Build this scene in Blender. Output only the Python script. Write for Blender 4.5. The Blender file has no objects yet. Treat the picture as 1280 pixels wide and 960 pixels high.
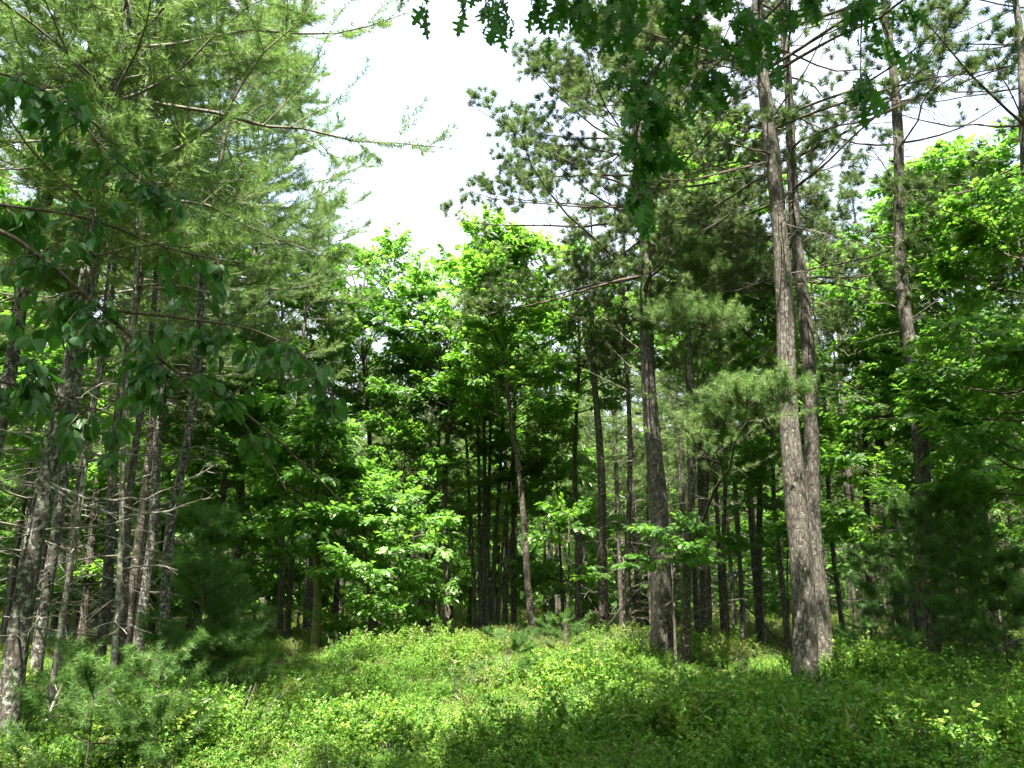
import bpy, math, random
import numpy as np

R = math.radians
rs = np.random.RandomState(11)
random.seed(5)
C = bpy.context.scene

# ------------------------------------------------------------------ camera, light, exposure
PITCH = R(13.9); FPX = 1050.0; EYE = 1.6
cd = bpy.data.cameras.new('camera'); cam = bpy.data.objects.new('camera', cd)
C.collection.objects.link(cam); C.camera = cam
cam.location = (0, 0, EYE); cam.rotation_euler = (R(90) + PITCH, 0, 0)
cd.sensor_width = 36; cd.lens = 36 * FPX / 1280; cd.clip_start = 0.05; cd.clip_end = 3000

SUN_AZ = R(-170)      # from the view direction, to the left
SUN_EL = R(66)
w = bpy.data.worlds.new('World'); C.world = w; w.use_nodes = True
nt = w.node_tree; bg = nt.nodes['Background']
sky = nt.nodes.new('ShaderNodeTexSky'); sky.sky_type = 'NISHITA'; sky.sun_disc = False
sky.sun_elevation = SUN_EL; sky.sun_rotation = SUN_AZ
sky.air_density = 1.2; sky.dust_density = 5.0; sky.ozone_density = 1.0
# thin bright cloud over most of the sky
tcw = nt.nodes.new('ShaderNodeTexCoord'); ncl = nt.nodes.new('ShaderNodeTexNoise'); ncl.inputs['Scale'].default_value = 2.2; ncl.inputs['Detail'].default_value = 7; ncl.inputs['Roughness'].default_value = .55
mcl = nt.nodes.new('ShaderNodeMapping'); mcl.inputs['Scale'].default_value = (1, 1, 1.8); nt.links.new(tcw.outputs['Generated'], mcl.inputs[0]); nt.links.new(mcl.outputs[0], ncl.inputs['Vector'])
rcl = nt.nodes.new('ShaderNodeMapRange'); rcl.inputs[1].default_value = .36; rcl.inputs[2].default_value = .58; rcl.inputs[3].default_value = .25; rcl.inputs[4].default_value = 1.0; nt.links.new(ncl.outputs['Fac'], rcl.inputs[0])
mcx = nt.nodes.new('ShaderNodeMix'); mcx.data_type = 'RGBA'; nt.links.new(rcl.outputs[0], mcx.inputs[0]); nt.links.new(sky.outputs[0], mcx.inputs[6]); mcx.inputs[7].default_value = (2.2, 2.35, 2.65, 1)
nt.links.new(mcx.outputs[2], bg.inputs[0]); bg.inputs[1].default_value = 0.125
sl = bpy.data.lights.new('sun', 'SUN'); sl.energy = 5.0; sl.angle = R(0.53); sl.color = (1.0, 0.94, 0.80)
so = bpy.data.objects.new('sun', sl); C.collection.objects.link(so)
so.rotation_euler = (R(90) - SUN_EL, 0, -SUN_AZ + R(180) + 0)
from mathutils import Vector
sd = Vector((math.sin(SUN_AZ) * math.cos(SUN_EL), math.cos(SUN_AZ) * math.cos(SUN_EL), math.sin(SUN_EL)))
so.rotation_euler = sd.to_track_quat('Z', 'Y').to_euler()
C.view_settings.view_transform = 'Standard'; C.view_settings.look = 'None'
C.view_settings.exposure = 2.7; C.view_settings.gamma = 1.0; C.view_settings.use_curve_mapping = False
cy = C.cycles
cy.max_bounces = 9; cy.diffuse_bounces = 7; cy.glossy_bounces = 2; cy.transmission_bounces = 6; cy.transparent_max_bounces = 4
cy.caustics_reflective = False; cy.caustics_refractive = False
cy.use_adaptive_sampling = True; cy.adaptive_threshold = 0.02
cy.sample_clamp_indirect = 6
cy.use_denoising = True
try: cy.denoiser = 'OPENIMAGEDENOISE'
except Exception: pass

# ------------------------------------------------------------------ maths helpers
CP, SP = math.cos(PITCH), math.sin(PITCH)
def at(px, py, Y):
    """point seen at photo pixel (px, py) standing in the plane y = Y"""
    x = (px - 640) / FPX; y = (480 - py) / FPX
    d = np.array([x, CP - y * SP, SP + y * CP])
    return np.array([0, 0, EYE]) + d * (Y / d[1])
def px_of(p):
    x, y, z = p[0], p[1], p[2] - EYE
    f = y * CP + z * SP; u = -y * SP + z * CP
    return 640 + FPX * x / f, 480 - FPX * u / f
def ground_z(x, y):
    return (0.32 * np.exp(-((x + 1.5) ** 2 / 60 + (y - 19) ** 2 / 30)) + 0.07 * np.sin(x * 0.31 + 1.3) * np.cos(y * 0.27) + 0.05 * np.sin(x * 0.83 + y * 0.61) - 0.02)
def norm(v): return v / np.maximum(np.linalg.norm(v, axis=-1, keepdims=True), 1e-9)
def rnd(*s): return rs.rand(*s)
def nrm(*s): return rs.randn(*s)

# ------------------------------------------------------------------ mesh helpers
class Geo:
    def __init__(s): s.V = []; s.F = []; s.T = []; s.n = 0
    def add(s, V, F, T=None):
        V = np.asarray(V, np.float32); F = np.asarray(F, np.int64)
        s.V.append(V); s.F.append(F + s.n); s.n += len(V)
        s.T.append(np.full(len(F), 0.5, np.float32) if T is None else np.asarray(T, np.float32))
    def arrays(s): return np.concatenate(s.V), np.concatenate(s.F), np.concatenate(s.T)
    def mesh(s, name, mat, smooth=False):
        V, F, T = s.arrays()
        me = bpy.data.meshes.new(name); k = F.shape[1]
        me.vertices.add(len(V)); me.vertices.foreach_set('co', V.ravel())
        me.loops.add(F.size); me.loops.foreach_set('vertex_index', F.ravel().astype(np.int32))
        me.polygons.add(len(F)); me.polygons.foreach_set('loop_start', np.arange(0, F.size, k, dtype=np.int32))
        me.polygons.foreach_set('loop_total', np.full(len(F), k, np.int32))
        me.polygons.foreach_set('use_smooth', np.full(len(F), smooth, bool))
        a = me.attributes.new('tint', 'FLOAT', 'FACE'); a.data.foreach_set('value', T)
        me.materials.append(mat); me.update(calc_edges=True)
        return me
    def build(s, name, mat, parent=None, smooth=False):
        o = bpy.data.objects.new(name, s.mesh(name, mat, smooth)); C.collection.objects.link(o)
        if parent is not None: o.parent = parent
        return o
def tubes(P, Rr, sides=4):
    """P K,n,3 ; Rr K,n -> quad tubes, all in one go"""
    P = np.asarray(P, float); Rr = np.asarray(Rr, float)
    K, n, _ = P.shape
    t = norm(np.gradient(P, axis=1)); m = norm(t.mean(1))
    ref = np.where(np.abs(m[:, 2:3]) > 0.8, np.array([[1.0, 0, 0]]), np.array([[0, 0, 1.0]]))[:, None, :]
    u = norm(np.cross(ref, t)); v = np.cross(t, u)
    a = np.arange(sides) * 2 * math.pi / sides
    ring = P[:, :, None, :] + Rr[:, :, None, None] * (u[:, :, None, :] * np.cos(a)[None, None, :, None] + v[:, :, None, :] * np.sin(a)[None, None, :, None])
    V = ring.reshape(-1, 3)
    i = np.arange(K)[:, None, None] * (n * sides); j = np.arange(n - 1)[None, :, None] * sides; k = np.arange(sides)[None, None, :]; k2 = (k + 1) % sides
    F = np.stack([i + j + k, i + j + k2, i + j + sides + k2, i + j + sides + k], -1).reshape(-1, 4)
    return V, F
def grow(S, D, L, n=6, up=0.0, wob=0.12, droop=0.0):
    """grow K polylines of n points; up = pull to the vertical along the way"""
    S = np.asarray(S, float); D = norm(np.asarray(D, float)); K = len(S)
    P = np.zeros((K, n, 3)); P[:, 0] = S; st = (L / (n - 1))[:, None]
    d = D.copy()
    for i in range(1, n):
        f = i / (n - 1)
        d = norm(d + nrm(K, 3) * wob + np.array([0, 0, 1.0]) * (up * f - droop * (1 - f)))
        P[:, i] = P[:, i - 1] + d * st
    return P
def samp(P, idx, s):
    """point and tangent at parameter s on polyline idx"""
    n = P.shape[1]; f = np.clip(s, 0, 0.9999) * (n - 1); i = f.astype(int); fr = (f - i)[:, None]
    a = P[idx, i]; b = P[idx, i + 1]
    return a * (1 - fr) + b * fr, norm(b - a)
def kids(P, L, m, lo=0.25, hi=1.0, ang=0.9, flat=0.8, rel=0.4, base=0.15):
    """m children per polyline, mostly in the flat plane of the bough"""
    K = P.shape[0]; idx = np.repeat(np.arange(K), m)
    s = lo + (hi - lo) * (np.tile((np.arange(m) + 0.5) / m, K) + (rnd(K * m) - 0.5) / m)
    p, t = samp(P, idx, s)
    side = norm(np.cross(t, [0, 0, 1.0]) + 1e-6)
    sg = np.where(np.tile(np.arange(m) % 2, K) == 0, 1.0, -1.0)[:, None]
    rdir = norm(nrm(K * m, 3))
    off = norm(side * sg * flat + rdir * (1 - flat) + np.array([0, 0, 0.05]))
    a = ang * (0.75 + 0.5 * rnd(K * m))[:, None]
    d = norm(t * np.cos(a) + off * np.sin(a))
    l = (rel * L[idx] * (1.08 - s) + base) * (0.7 + 0.6 * rnd(K * m))
    return p, d, l
def frames(d, roll=0.4, upv=(0, 0, 1.0)):
    """rotation matrices with x along d and z roughly up"""
    x = norm(d); up = norm(np.asarray(upv) + nrm(len(d), 3) * roll)
    y = norm(np.cross(up, x)); z = np.cross(x, y)
    return np.stack([x, y, z], -1)
def stamp(g, tmpl, pos, M, scale, tint=None, jit=0.25):
    V, F, T = tmpl; K = len(pos)
    if K == 0: return
    W = np.einsum('kij,vj->kvi', M, V) * np.asarray(scale)[:, None, None] + pos[:, None, :]
    FF = (F[None] + (np.arange(K) * len(V))[:, None, None]).reshape(-1, F.shape[1])
    tt = (rnd(K) if tint is None else tint)[:, None] * (1 - jit) + T[None] * jit
    g.add(W.reshape(-1, 3), FF, tt.reshape(-1))

# ------------------------------------------------------------------ materials
def mat_leaf(name, cols, tcol, trans=0.45, gloss=0.06, rough=0.45, objvar=0.25):
    m = bpy.data.materials.new(name); m.use_nodes = True; t = m.node_tree; N = t.nodes; Lk = t.links
    for n in list(N): N.remove(n)
    out = N.new('ShaderNodeOutputMaterial')
    at_ = N.new('ShaderNodeAttribute'); at_.attribute_name = 'tint'; at_.attribute_type = 'GEOMETRY'
    oi = N.new('ShaderNodeObjectInfo')
    ad = N.new('ShaderNodeMath'); ad.operation = 'MULTIPLY_ADD'; ad.inputs[1].default_value = objvar
    Lk.new(oi.outputs['Random'], ad.inputs[0])
    mu = N.new('ShaderNodeMath'); mu.operation = 'MULTIPLY'; mu.inputs[1].default_value = 1 - objvar
    Lk.new(at_.outputs['Fac'], mu.inputs[0]); Lk.new(mu.outputs[0], ad.inputs[2])
    r = N.new('ShaderNodeValToRGB'); Lk.new(ad.outputs[0], r.inputs[0])
    el = r.color_ramp.elements
    while len(el) < len(cols): el.new(0.5)
    for i, c in enumerate(cols): el[i].position = i / (len(cols) - 1); el[i].color = (*c, 1)
    df = N.new('ShaderNodeBsdfDiffuse'); Lk.new(r.outputs[0], df.inputs[0])
    mx = N.new('ShaderNodeMix'); mx.data_type = 'RGBA'; mx.blend_type = 'MULTIPLY'; mx.inputs[0].default_value = 1.0
    Lk.new(r.outputs[0], mx.inputs[6]); mx.inputs[7].default_value = (*tcol, 1)
    tr = N.new('ShaderNodeBsdfTranslucent'); Lk.new(mx.outputs[2], tr.inputs[0])
    s1 = N.new('ShaderNodeMixShader'); s1.inputs[0].default_value = trans
    Lk.new(df.outputs[0], s1.inputs[1]); Lk.new(tr.outputs[0], s1.inputs[2])
    gl = N.new('ShaderNodeBsdfGlossy'); gl.inputs['Roughness'].default_value = rough; gl.inputs[0].default_value = (1, 1, 1, 1)
    s2 = N.new('ShaderNodeMixShader'); s2.inputs[0].default_value = gloss
    Lk.new(s1.outputs[0], s2.inputs[1]); Lk.new(gl.outputs[0], s2.inputs[2]); Lk.new(s2.outputs[0], out.inputs[0])
    return m
def mat_bark(name, dark, mid, light, lichen=None, lich_amt=0.0, sc=1.0, bump=0.6):
    m = bpy.data.materials.new(name); m.use_nodes = True; t = m.node_tree; N = t.nodes; Lk = t.links
    b = N['Principled BSDF']; b.inputs['Roughness'].default_value = 0.92
    b.inputs['Specular IOR Level'].default_value = 0.2
    tc = N.new('ShaderNodeTexCoord'); mp = N.new('ShaderNodeMapping'); mp.inputs['Scale'].default_value = (sc * 1.0, sc * 1.0, sc * 0.28)
    Lk.new(tc.outputs['Object'], mp.inputs[0])
    no = N.new('ShaderNodeTexNoise'); no.inputs['Scale'].default_value = 6; no.inputs['Detail'].default_value = 4
    Lk.new(mp.outputs[0], no.inputs['Vector'])
    vo = N.new('ShaderNodeTexVoronoi'); vo.feature = 'DISTANCE_TO_EDGE'; vo.inputs['Scale'].default_value = 22
    w_ = N.new('ShaderNodeMix'); w_.data_type = 'RGBA'; w_.inputs[0].default_value = 0.12
    Lk.new(mp.outputs[0], w_.inputs[6]); Lk.new(no.outputs['Color'], w_.inputs[7]); Lk.new(w_.outputs[2], vo.inputs['Vector'])
    r = N.new('ShaderNodeValToRGB'); e = r.color_ramp.elements; e.new(0.5)
    e[0].position = 0.0; e[0].color = (*dark, 1); e[1].position = 0.12; e[1].color = (*mid, 1); e[2].position = 0.5; e[2].color = (*light, 1)
    Lk.new(vo.outputs['Distance'], r.inputs[0])
    n2 = N.new('ShaderNodeTexNoise'); n2.inputs['Scale'].default_value = 3.2; n2.inputs['Detail'].default_value = 8; n2.inputs['Roughness'].default_value = 0.7
    mp2 = N.new('ShaderNodeMapping'); mp2.inputs['Scale'].default_value = (1.6, 1.6, 1.0); Lk.new(tc.outputs['Object'], mp2.inputs[0]); Lk.new(mp2.outputs[0], n2.inputs['Vector'])
    mr = N.new('ShaderNodeMapRange'); mr.inputs[1].default_value = 0.25; mr.inputs[2].default_value = 0.75; mr.inputs[3].default_value = 0.55; mr.inputs[4].default_value = 1.45
    Lk.new(n2.outputs['Fac'], mr.inputs[0])
    mm = N.new('ShaderNodeMix'); mm.data_type = 'RGBA'; mm.blend_type = 'MULTIPLY'; mm.inputs[0].default_value = 1
    Lk.new(r.outputs[0], mm.inputs[6]); Lk.new(mr.outputs[0], mm.inputs[7])
    col = mm.outputs[2]
    if lichen:
        n3 = N.new('ShaderNodeTexNoise'); n3.inputs['Scale'].default_value = 17; n3.inputs['Detail'].default_value = 6; n3.inputs['Roughness'].default_value = 0.65
        Lk.new(tc.outputs['Object'], n3.inputs['Vector'])
        m3 = N.new('ShaderNodeMapRange'); m3.inputs[1].default_value = 0.62 - lich_amt * 0.25; m3.inputs[2].default_value = 0.70 - lich_amt * 0.25
        Lk.new(n3.outputs['Fac'], m3.inputs[0])
        lm = N.new('ShaderNodeMix'); lm.data_type = 'RGBA'; Lk.new(m3.outputs[0], lm.inputs[0]); Lk.new(col, lm.inputs[6]); lm.inputs[7].default_value = (*lichen, 1)
        col = lm.outputs[2]
    Lk.new(col, b.inputs['Base Color'])
    bp = N.new('ShaderNodeBump'); bp.inputs['Strength'].default_value = bump; bp.inputs['Distance'].default_value = 0.03
    ah = N.new('ShaderNodeMath'); ah.operation = 'ADD'; Lk.new(r.outputs[0], ah.inputs[0]); Lk.new(n2.outputs['Fac'], ah.inputs[1])
    Lk.new(ah.outputs[0], bp.inputs['Height']); Lk.new(bp.outputs[0], b.inputs['Normal'])
    return m
M = {}
M['bark_red'] = mat_bark('red_pine_bark', (.03, .023, .02), (.078, .070, .061), (.128, .117, .104), (.20, .22, .18), 0.2)
M['bark_white'] = mat_bark('white_pine_bark', (.022, .019, .017), (.068, .060, .053), (.12, .108, .098), (.24, .25, .22), 0.4)
M['bark_dark'] = mat_bark('thin_stem_bark', (.02, .017, .015), (.07, .058, .048), (.13, .11, .092), (.25, .26, .22), 0.2, sc=1.6)
M['bark_pale'] = mat_bark('pale_bark', (.05, .044, .038), (.15, .135, .12), (.23, .21, .19), (.30, .30, .27), 0.5, sc=1.6)
M['bark_moss'] = mat_bark('mossy_bark', (.03, .026, .018), (.10, .09, .06), (.19, .17, .12), (.13, .15, .05), 0.7, sc=1.6)
M['twig'] = mat_bark('dead_twig', (.10, .09, .08), (.17, .15, .13), (.24, .22, .19), None, 0, sc=2, bump=0.1)
M['twig_dark'] = mat_bark('live_twig', (.04, .032, .026), (.085, .068, .055), (.13, .105, .085), None, 0, sc=2, bump=0.1)
M['n_white'] = mat_leaf('white_pine_needles', [(.075, .14, .048), (.13, .205, .068), (.20, .275, .095)], (1.5, 1.6, 1.0), trans=0.45, gloss=0.02)
M['n_red'] = mat_leaf('red_pine_needles', [(.05, .09, .035), (.09, .14, .05), (.15, .20, .07)], (1.3, 1.4, 0.8), trans=0.34, gloss=0.025)
M['n_sap'] = mat_leaf('sapling_needles', [(.045, .11, .028), (.075, .155, .038), (.12, .20, .055)], (1.4, 1.6, .8), trans=0.38, gloss=0.02)
M['l_oak'] = mat_leaf('oak_leaves', [(.048, .12, .028), (.088, .19, .042), (.15, .255, .062)], (1.9, 2.0, 0.85), trans=0.56, gloss=0.03)
M['l_near'] = mat_leaf('overhanging_leaves', [(.025, .09, .014), (.045, .125, .02), (.07, .17, .028)], (1.5, 1.9, 0.6), trans=0.44, gloss=0.018, rough=0.4)
M['l_left'] = mat_leaf('hanging_leaves', [(.022, .08, .024), (.038, .11, .028), (.07, .16, .034)], (1.4, 1.8, 0.6), trans=0.4, gloss=0.025, rough=0.5)
M['l_berry'] = mat_leaf('shrub_leaves', [(.04, .13, .016), (.115, .24, .034), (.28, .39, .075)], (1.5, 1.4, 0.7), trans=0.40, gloss=0.018, rough=0.55, objvar=0.45)
M['l_fern'] = mat_leaf('fern_leaves', [(.10, .15, .03), (.16, .20, .05), (.23, .25, .08)], (1.4, 1.4, 0.8), trans=0.4, gloss=0.05, objvar=0.4)

# ------------------------------------------------------------------ foliage templates
def fan(outline, fold=0.15, petiole=0.0):
    """leaf blade from the outline of one half: points (x, y>=0) from base to tip"""
    o = np.array(outline, float); n = len(o)
    mid = np.stack([o[:, 0], np.zeros(n), np.zeros(n)], -1)
    a = np.stack([o[:, 0], o[:, 1], o[:, 1] * fold], -1); b = a * [1, -1, 1]
    V = np.concatenate([mid, a, b]); V[:, 2] -= 0.25 * (V[:, 0]) ** 2
    V[:, 0] += petiole
    F = []
    for i in range(n - 1):
        F += [(i, i + 1, n + i + 1), (i, n + i + 1, n + i), (i, 2 * n + i + 1, i + 1), (i, 2 * n + i, 2 * n + i + 1)]
    F = [f for f in F if np.linalg.norm(np.cross(V[f[1]] - V[f[0]], V[f[2]] - V[f[0]])) > 1e-7]
    return V, np.array(F)
LEAF_OVATE = fan([(0, 0), (.12, .2), (.35, .3), (.62, .24), (.85, .1), (1, 0)], 0.25)
LEAF_OAK = fan([(0, 0), (.1, .05), (.2, .22), (.27, .24), (.3, .09), (.42, .13), (.47, .36), (.56, .38), (.58, .12), (.68, .13), (.74, .28), (.80, .26), (.82, .08), (.92, .1), (1, 0)], 0.12)
LEAF_OAK_MID = fan([(0, 0), (.22, .24), (.3, .10), (.5, .36), (.62, .13), (.8, .22), (1, 0)], 0.15)
LEAF_RHOMB = (np.array([(0, 0, 0), (.45, .26, .06), (1, 0, -.1), (.45, -.26, .06)], float), np.array([(0, 1, 2), (0, 2, 3)]))
def spray_template(n, leaf, size, length, spread=0.75, droop=0.25, flat=0.5):
    """a twig's worth of leaves along +x"""
    g = Geo(); s = (np.arange(n) + rnd(n)) / n
    pos = np.stack([s * length, nrm(n) * 0.03 * length, nrm(n) * 0.06 * length], -1)
    an = np.where(np.arange(n) % 2, 1, -1) * (spread * (1.1 - 0.6 * s)) + nrm(n) * 0.3
    d = np.stack([np.cos(an), np.sin(an), -droop + nrm(n) * 0.3], -1)
    Mx = frames(d, 1 - flat)
    V, F = leaf
    stamp(g, (V, F, np.full(len(F), .5)), pos, Mx, size * (0.7 + 0.5 * rnd(n)), rnd(n), jit=0.0)
    return g.arrays()
def needle_template(n, length, nl, wid, fwd=0.75, tip=False):
    """needles all round a twig along +x"""
    s = rnd(n); a = rnd(n) * 2 * math.pi
    if tip: s = 0.35 + 0.65 * s
    f = fwd + nrm(n) * 0.2 - (0.35 * (1 - s) if tip else 0)
    d = norm(np.stack([f, np.cos(a), np.sin(a)], -1))
    p = np.stack([s * length, 0 * s, 0 * s], -1); l = nl * (0.75 + 0.4 * rnd(n))[:, None]
    side = norm(np.cross(d, nrm(n, 3))) * wid
    e = p + d * l + np.array([0, 0, -0.12]) * l
    V = np.stack([p - side * .5, p + side * .5, e], 1).reshape(-1, 3); F = np.arange(3 * n).reshape(-1, 3)
    return V, F, rnd(n).astype(np.float32)
T_WP = needle_template(64, 0.22, 0.105, 0.0068, 0.7)
T_WPF = needle_template(20, 0.30, 0.13, 0.016, 0.9)
T_RP = needle_template(80, 0.17, 0.15, 0.010, 0.75, True)
T_RPF = needle_template(26, 0.18, 0.17, 0.020, 0.75, True)
T_OAK = [spray_template(11, LEAF_OAK_MID, 0.15, 0.32) for _ in range(2)]
T_OAKF = spray_template(9, LEAF_RHOMB, 0.19, 0.40)
T_RPX = needle_template(12, 0.25, 0.24, 0.045, 0.75, True)

# ------------------------------------------------------------------ things
def link(o): C.collection.objects.link(o); return o
def tag(o, label=None, cat=None, group=None, kind=None):
    if label: o['label'] = label
    if cat: o['category'] = cat
    if group: o['group'] = group
    if kind: o['kind'] = kind
    return o
def empty(name, loc, rz=0.0):
    o = bpy.data.objects.new(name, None); o.location = [float(c) for c in loc]; o.rotation_euler = (0, 0, rz); o.empty_display_size = .3
    return link(o)
def copy_tree(o, loc, rz, sc):
    c = o.copy(); link(c); c.location = [float(v) for v in loc]; c.rotation_euler = (0, 0, rz); c.scale = (sc[0], sc[0], sc[1])
    for ch in [x for x in bpy.data.objects if x.parent == o]:
        d = ch.copy(); link(d); d.parent = c
    return c

def trunk_geo(P, Rr, sides=14, rough=0.06, flare=0.32):
    P = np.asarray(P); n = len(P)
    z = P[:, 2] - P[0, 2]
    Rr = Rr * (1 + flare * np.exp(-z / 0.28))
    V, F = tubes(P[None], Rr[None], sides)
    V = V.reshape(n, sides, 3); c = P[:, None, :]
    ph = rnd(6) * 6
    a = np.arange(sides)[None] * 2 * math.pi / sides; zz = z[:, None]
    wv = (np.sin(3 * a + ph[0] + zz * .7) * .5 + np.sin(5 * a + ph[1] - zz * 1.3) * .4) * np.exp(-zz / 1.2) * 1.6 + np.sin(2 * a + zz * 1.9 + ph[2]) * .4 + nrm(n, sides) * .55
    V = c + (V - c) * (1 + rough * wv)[:, :, None]
    g = Geo(); g.add(V.reshape(-1, 3), F); return g
def path(pts, step=0.3):
    """smooth a world polyline and resample it"""
    pts = np.array(pts, float); d = np.r_[0, np.cumsum(np.linalg.norm(np.diff(pts, axis=0), axis=1))]
    n = max(4, int(d[-1] / step)); s = np.linspace(0, d[-1], n)
    Q = np.stack([np.interp(s, d, pts[:, i]) for i in range(3)], -1)
    for _ in range(3): Q[1:-1] = (Q[:-2] + 2 * Q[1:-1] + Q[2:]) / 4
    return Q
def px_trunk(pxs, Y, H, wpx, rtop=0.03):
    """trunk whose visible run follows the photo's pixels in its own upright plane, grown on to height H"""
    pts = [at(a, b, Y) for a, b in pxs]
    pts[0][2] = ground_z(pts[0][0], Y) - 0.1
    if pts[-1][2] < H:
        d = pts[-1] - pts[-2]; lean = np.clip(d[0] / max(d[2], .1), -.08, .08)
        e = pts[-1].copy(); e[0] += lean * (H - e[2]) * .6; e[1] += 0.2; e[2] = H; pts.append(e)
    P = path(pts); z = P[:, 2]
    P[:, 0] += 0.05 * np.sin(z * 0.9 + Y) * np.clip(z / 3, 0, 1); P[:, 1] += 0.06 * np.sin(z * 0.7 + 2 * Y) * np.clip(z / 3, 0, 1)
    f = np.clip(z / H, 0, 1); r0 = wpx / FPX * Y / 2 * 0.95
    return P, r0 * (1 - f) ** 0.75 * 0.97 + rtop * f * 0.5 + 0.004
def on_trunk(P, h):
    return np.stack([np.interp(h, P[:, 2], P[:, i]) for i in range(3)], -1)
def start_ring(P, Rr, hs):
    p = on_trunk(P, hs); return p
def dead_branches(g, P, Rr, lo, hi, n, L=1.2, r=0.011, sub=4):
    hs = lo + (hi - lo) * rnd(n); p = on_trunk(P, hs); a = rnd(n) * 2 * math.pi
    d = np.stack([np.cos(a), np.sin(a), 0.15 + 0.3 * nrm(n)], -1)
    l = L * (0.3 + 0.9 * rnd(n)); B = grow(p, d, l, 6, up=-0.1, wob=0.16)
    V, F = tubes(B, np.linspace(1, .3, 6)[None] * (r * (.6 + .7 * rnd(n)))[:, None], 4); g.add(V, F)
    if sub:
        p2, d2, l2 = kids(B, l, sub, .3, 1, .9, .6, .35, .1)
        B2 = grow(p2, d2, l2, 4, 0, .2); V, F = tubes(B2, np.tile(np.linspace(.4, .15, 4) * r, (len(l2), 1)), 3); g.add(V, F)

def crown_pine(gb, gl, P, Rr, lo, hi, Lmax, kind='white', nwhorl=20, per=5, prof=None, near=True, boughs=None, m2=11, m3=5, up=0.12, skip=None, rb=1.0, ssc=1.0):
    """whorled boughs with flat side branching and needle sprays (white) or end tufts (red)"""
    hs = np.repeat(np.linspace(lo, hi, nwhorl), per) + nrm(nwhorl * per) * .12
    f = np.clip((hs - lo) / (hi - lo), 0, 1)
    if prof is None: prof = lambda f: np.where(f < .25, .65 + 1.4 * f, 1.0) * (1 - np.clip((f - .3) / .72, 0, 1) ** 1.3)
    L = Lmax * prof(f) * (.6 + .55 * rnd(len(f))) + .25
    a = rnd(len(hs)) * 2 * math.pi
    if skip is not None:
        k = rnd(len(a)) > skip(a, hs); hs, f, L, a = hs[k], f[k], L[k], a[k]
    p = on_trunk(P, hs)
    el = -.05 + (.42 if kind == 'white' else .7) * f + .13 * nrm(len(f))
    d = np.stack([np.cos(a) * np.cos(el), np.sin(a) * np.cos(el), np.sin(el)], -1)
    B = grow(p, d, L, 8, up=up, wob=.11, droop=.02)
    if boughs:
        X = np.stack([resample(b, 8) for b in boughs]); X[:, 1:] += nrm(len(boughs), 7, 3) * .05; B = np.concatenate([B, X]); L = np.r_[L, [np.linalg.norm(np.diff(x, axis=0), axis=1).sum() for x in X]]
    r1 = (.008 + .0055 * L) * rb
    V, F = tubes(B, r1[:, None] * np.linspace(1, .22, 8)[None], 5 if near else 3); gb.add(V, F)
    p2, d2, l2 = kids(B, L, m2, .22 if kind == 'white' else .35, 1, .85, .82 if kind == 'white' else .5, .42, .12)
    d2 = norm(d2 + np.array([0, 0, .12 if kind == 'white' else .3]))
    B2 = grow(p2, d2, l2, 5, up=.08 if kind == 'white' else .25, wob=.12)
    V, F = tubes(B2, (.0035 + .004 * l2)[:, None] * rb * np.linspace(1, .4, 5)[None], 3); gb.add(V, F)
    K = len(l2)
    if kind == 'white':
        idx = np.repeat(np.arange(K), m3); s = .12 + .88 * (np.tile((np.arange(m3) + .5) / m3, K) + (rnd(K * m3) - .5) / m3)
        q, t = samp(B2, idx, s); side = norm(np.cross(t, [0, 0, 1.0]) + 1e-6) * np.where(rnd(K * m3) < .5, 1, -1)[:, None]
        dd = norm(t + side * .75 * rnd(K * m3)[:, None] + np.array([0, 0, .15]))
        bt = np.clip(.5 + .22 * nrm(K), 0, 1)[idx]
        stamp(gl, T_WP if near else T_WPF, q, frames(dd, .5), ssc * (.8 + .5 * rnd(K * m3)), np.clip(bt + .15 * nrm(K * m3), 0, 1))
        mm = 8; ii = np.repeat(np.arange(len(L)), mm); q, t = samp(B, ii, .3 + .7 * rnd(len(ii))); side = norm(np.cross(t, [0, 0, 1.0]) + 1e-6) * np.where(rnd(len(ii)) < .5, 1, -1)[:, None]
        stamp(gl, T_WP if near else T_WPF, q, frames(norm(t + side * .8 * rnd(len(ii))[:, None] + np.array([0, 0, .2])), .5), ssc * (.8 + .5 * rnd(len(ii))), rnd(len(ii)))
        e, t = samp(B, np.arange(len(L)), np.full(len(L), .99)); stamp(gl, T_WP if near else T_WPF, e, frames(t, .5), ssc * (.9 + .3 * rnd(len(L))))
    else:
        e = B2[:, -1]; t = norm(B2[:, -1] - B2[:, -2]); dd = norm(t + np.array([0, 0, .35]) + .15 * nrm(K, 3))
        tm = {True: T_RP, False: T_RPF, 'x': T_RPX}[near]
        stamp(gl, tm, e, frames(dd, .5), .85 + .5 * rnd(K), np.clip(.5 + .22 * nrm(K), 0, 1))
        if m3 > 0:
            idx = np.repeat(np.arange(K), m3); s = .3 + .6 * rnd(K * m3); q, t = samp(B2, idx, s)
            dd = norm(t + .8 * nrm(K * m3, 3) + np.array([0, 0, .5])); ln = .08 + .22 * rnd(K * m3)
            B3 = grow(q, dd, ln, 3, .2, .15); V, F = tubes(B3, np.full((K * m3, 3), .003 * rb), 3); gb.add(V, F)
            stamp(gl, tm, B3[:, -1] - dd * .03, frames(norm(B3[:, -1] - B3[:, -2]), .5), .7 + .5 * rnd(K * m3), np.clip(.5 + .25 * nrm(K * m3), 0, 1))
def resample(pts, n):
    pts = np.array(pts, float); d = np.r_[0, np.cumsum(np.linalg.norm(np.diff(pts, axis=0), axis=1))]; s = np.linspace(0, d[-1], n)
    return np.stack([np.interp(s, d, pts[:, i]) for i in range(3)], -1)
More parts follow.
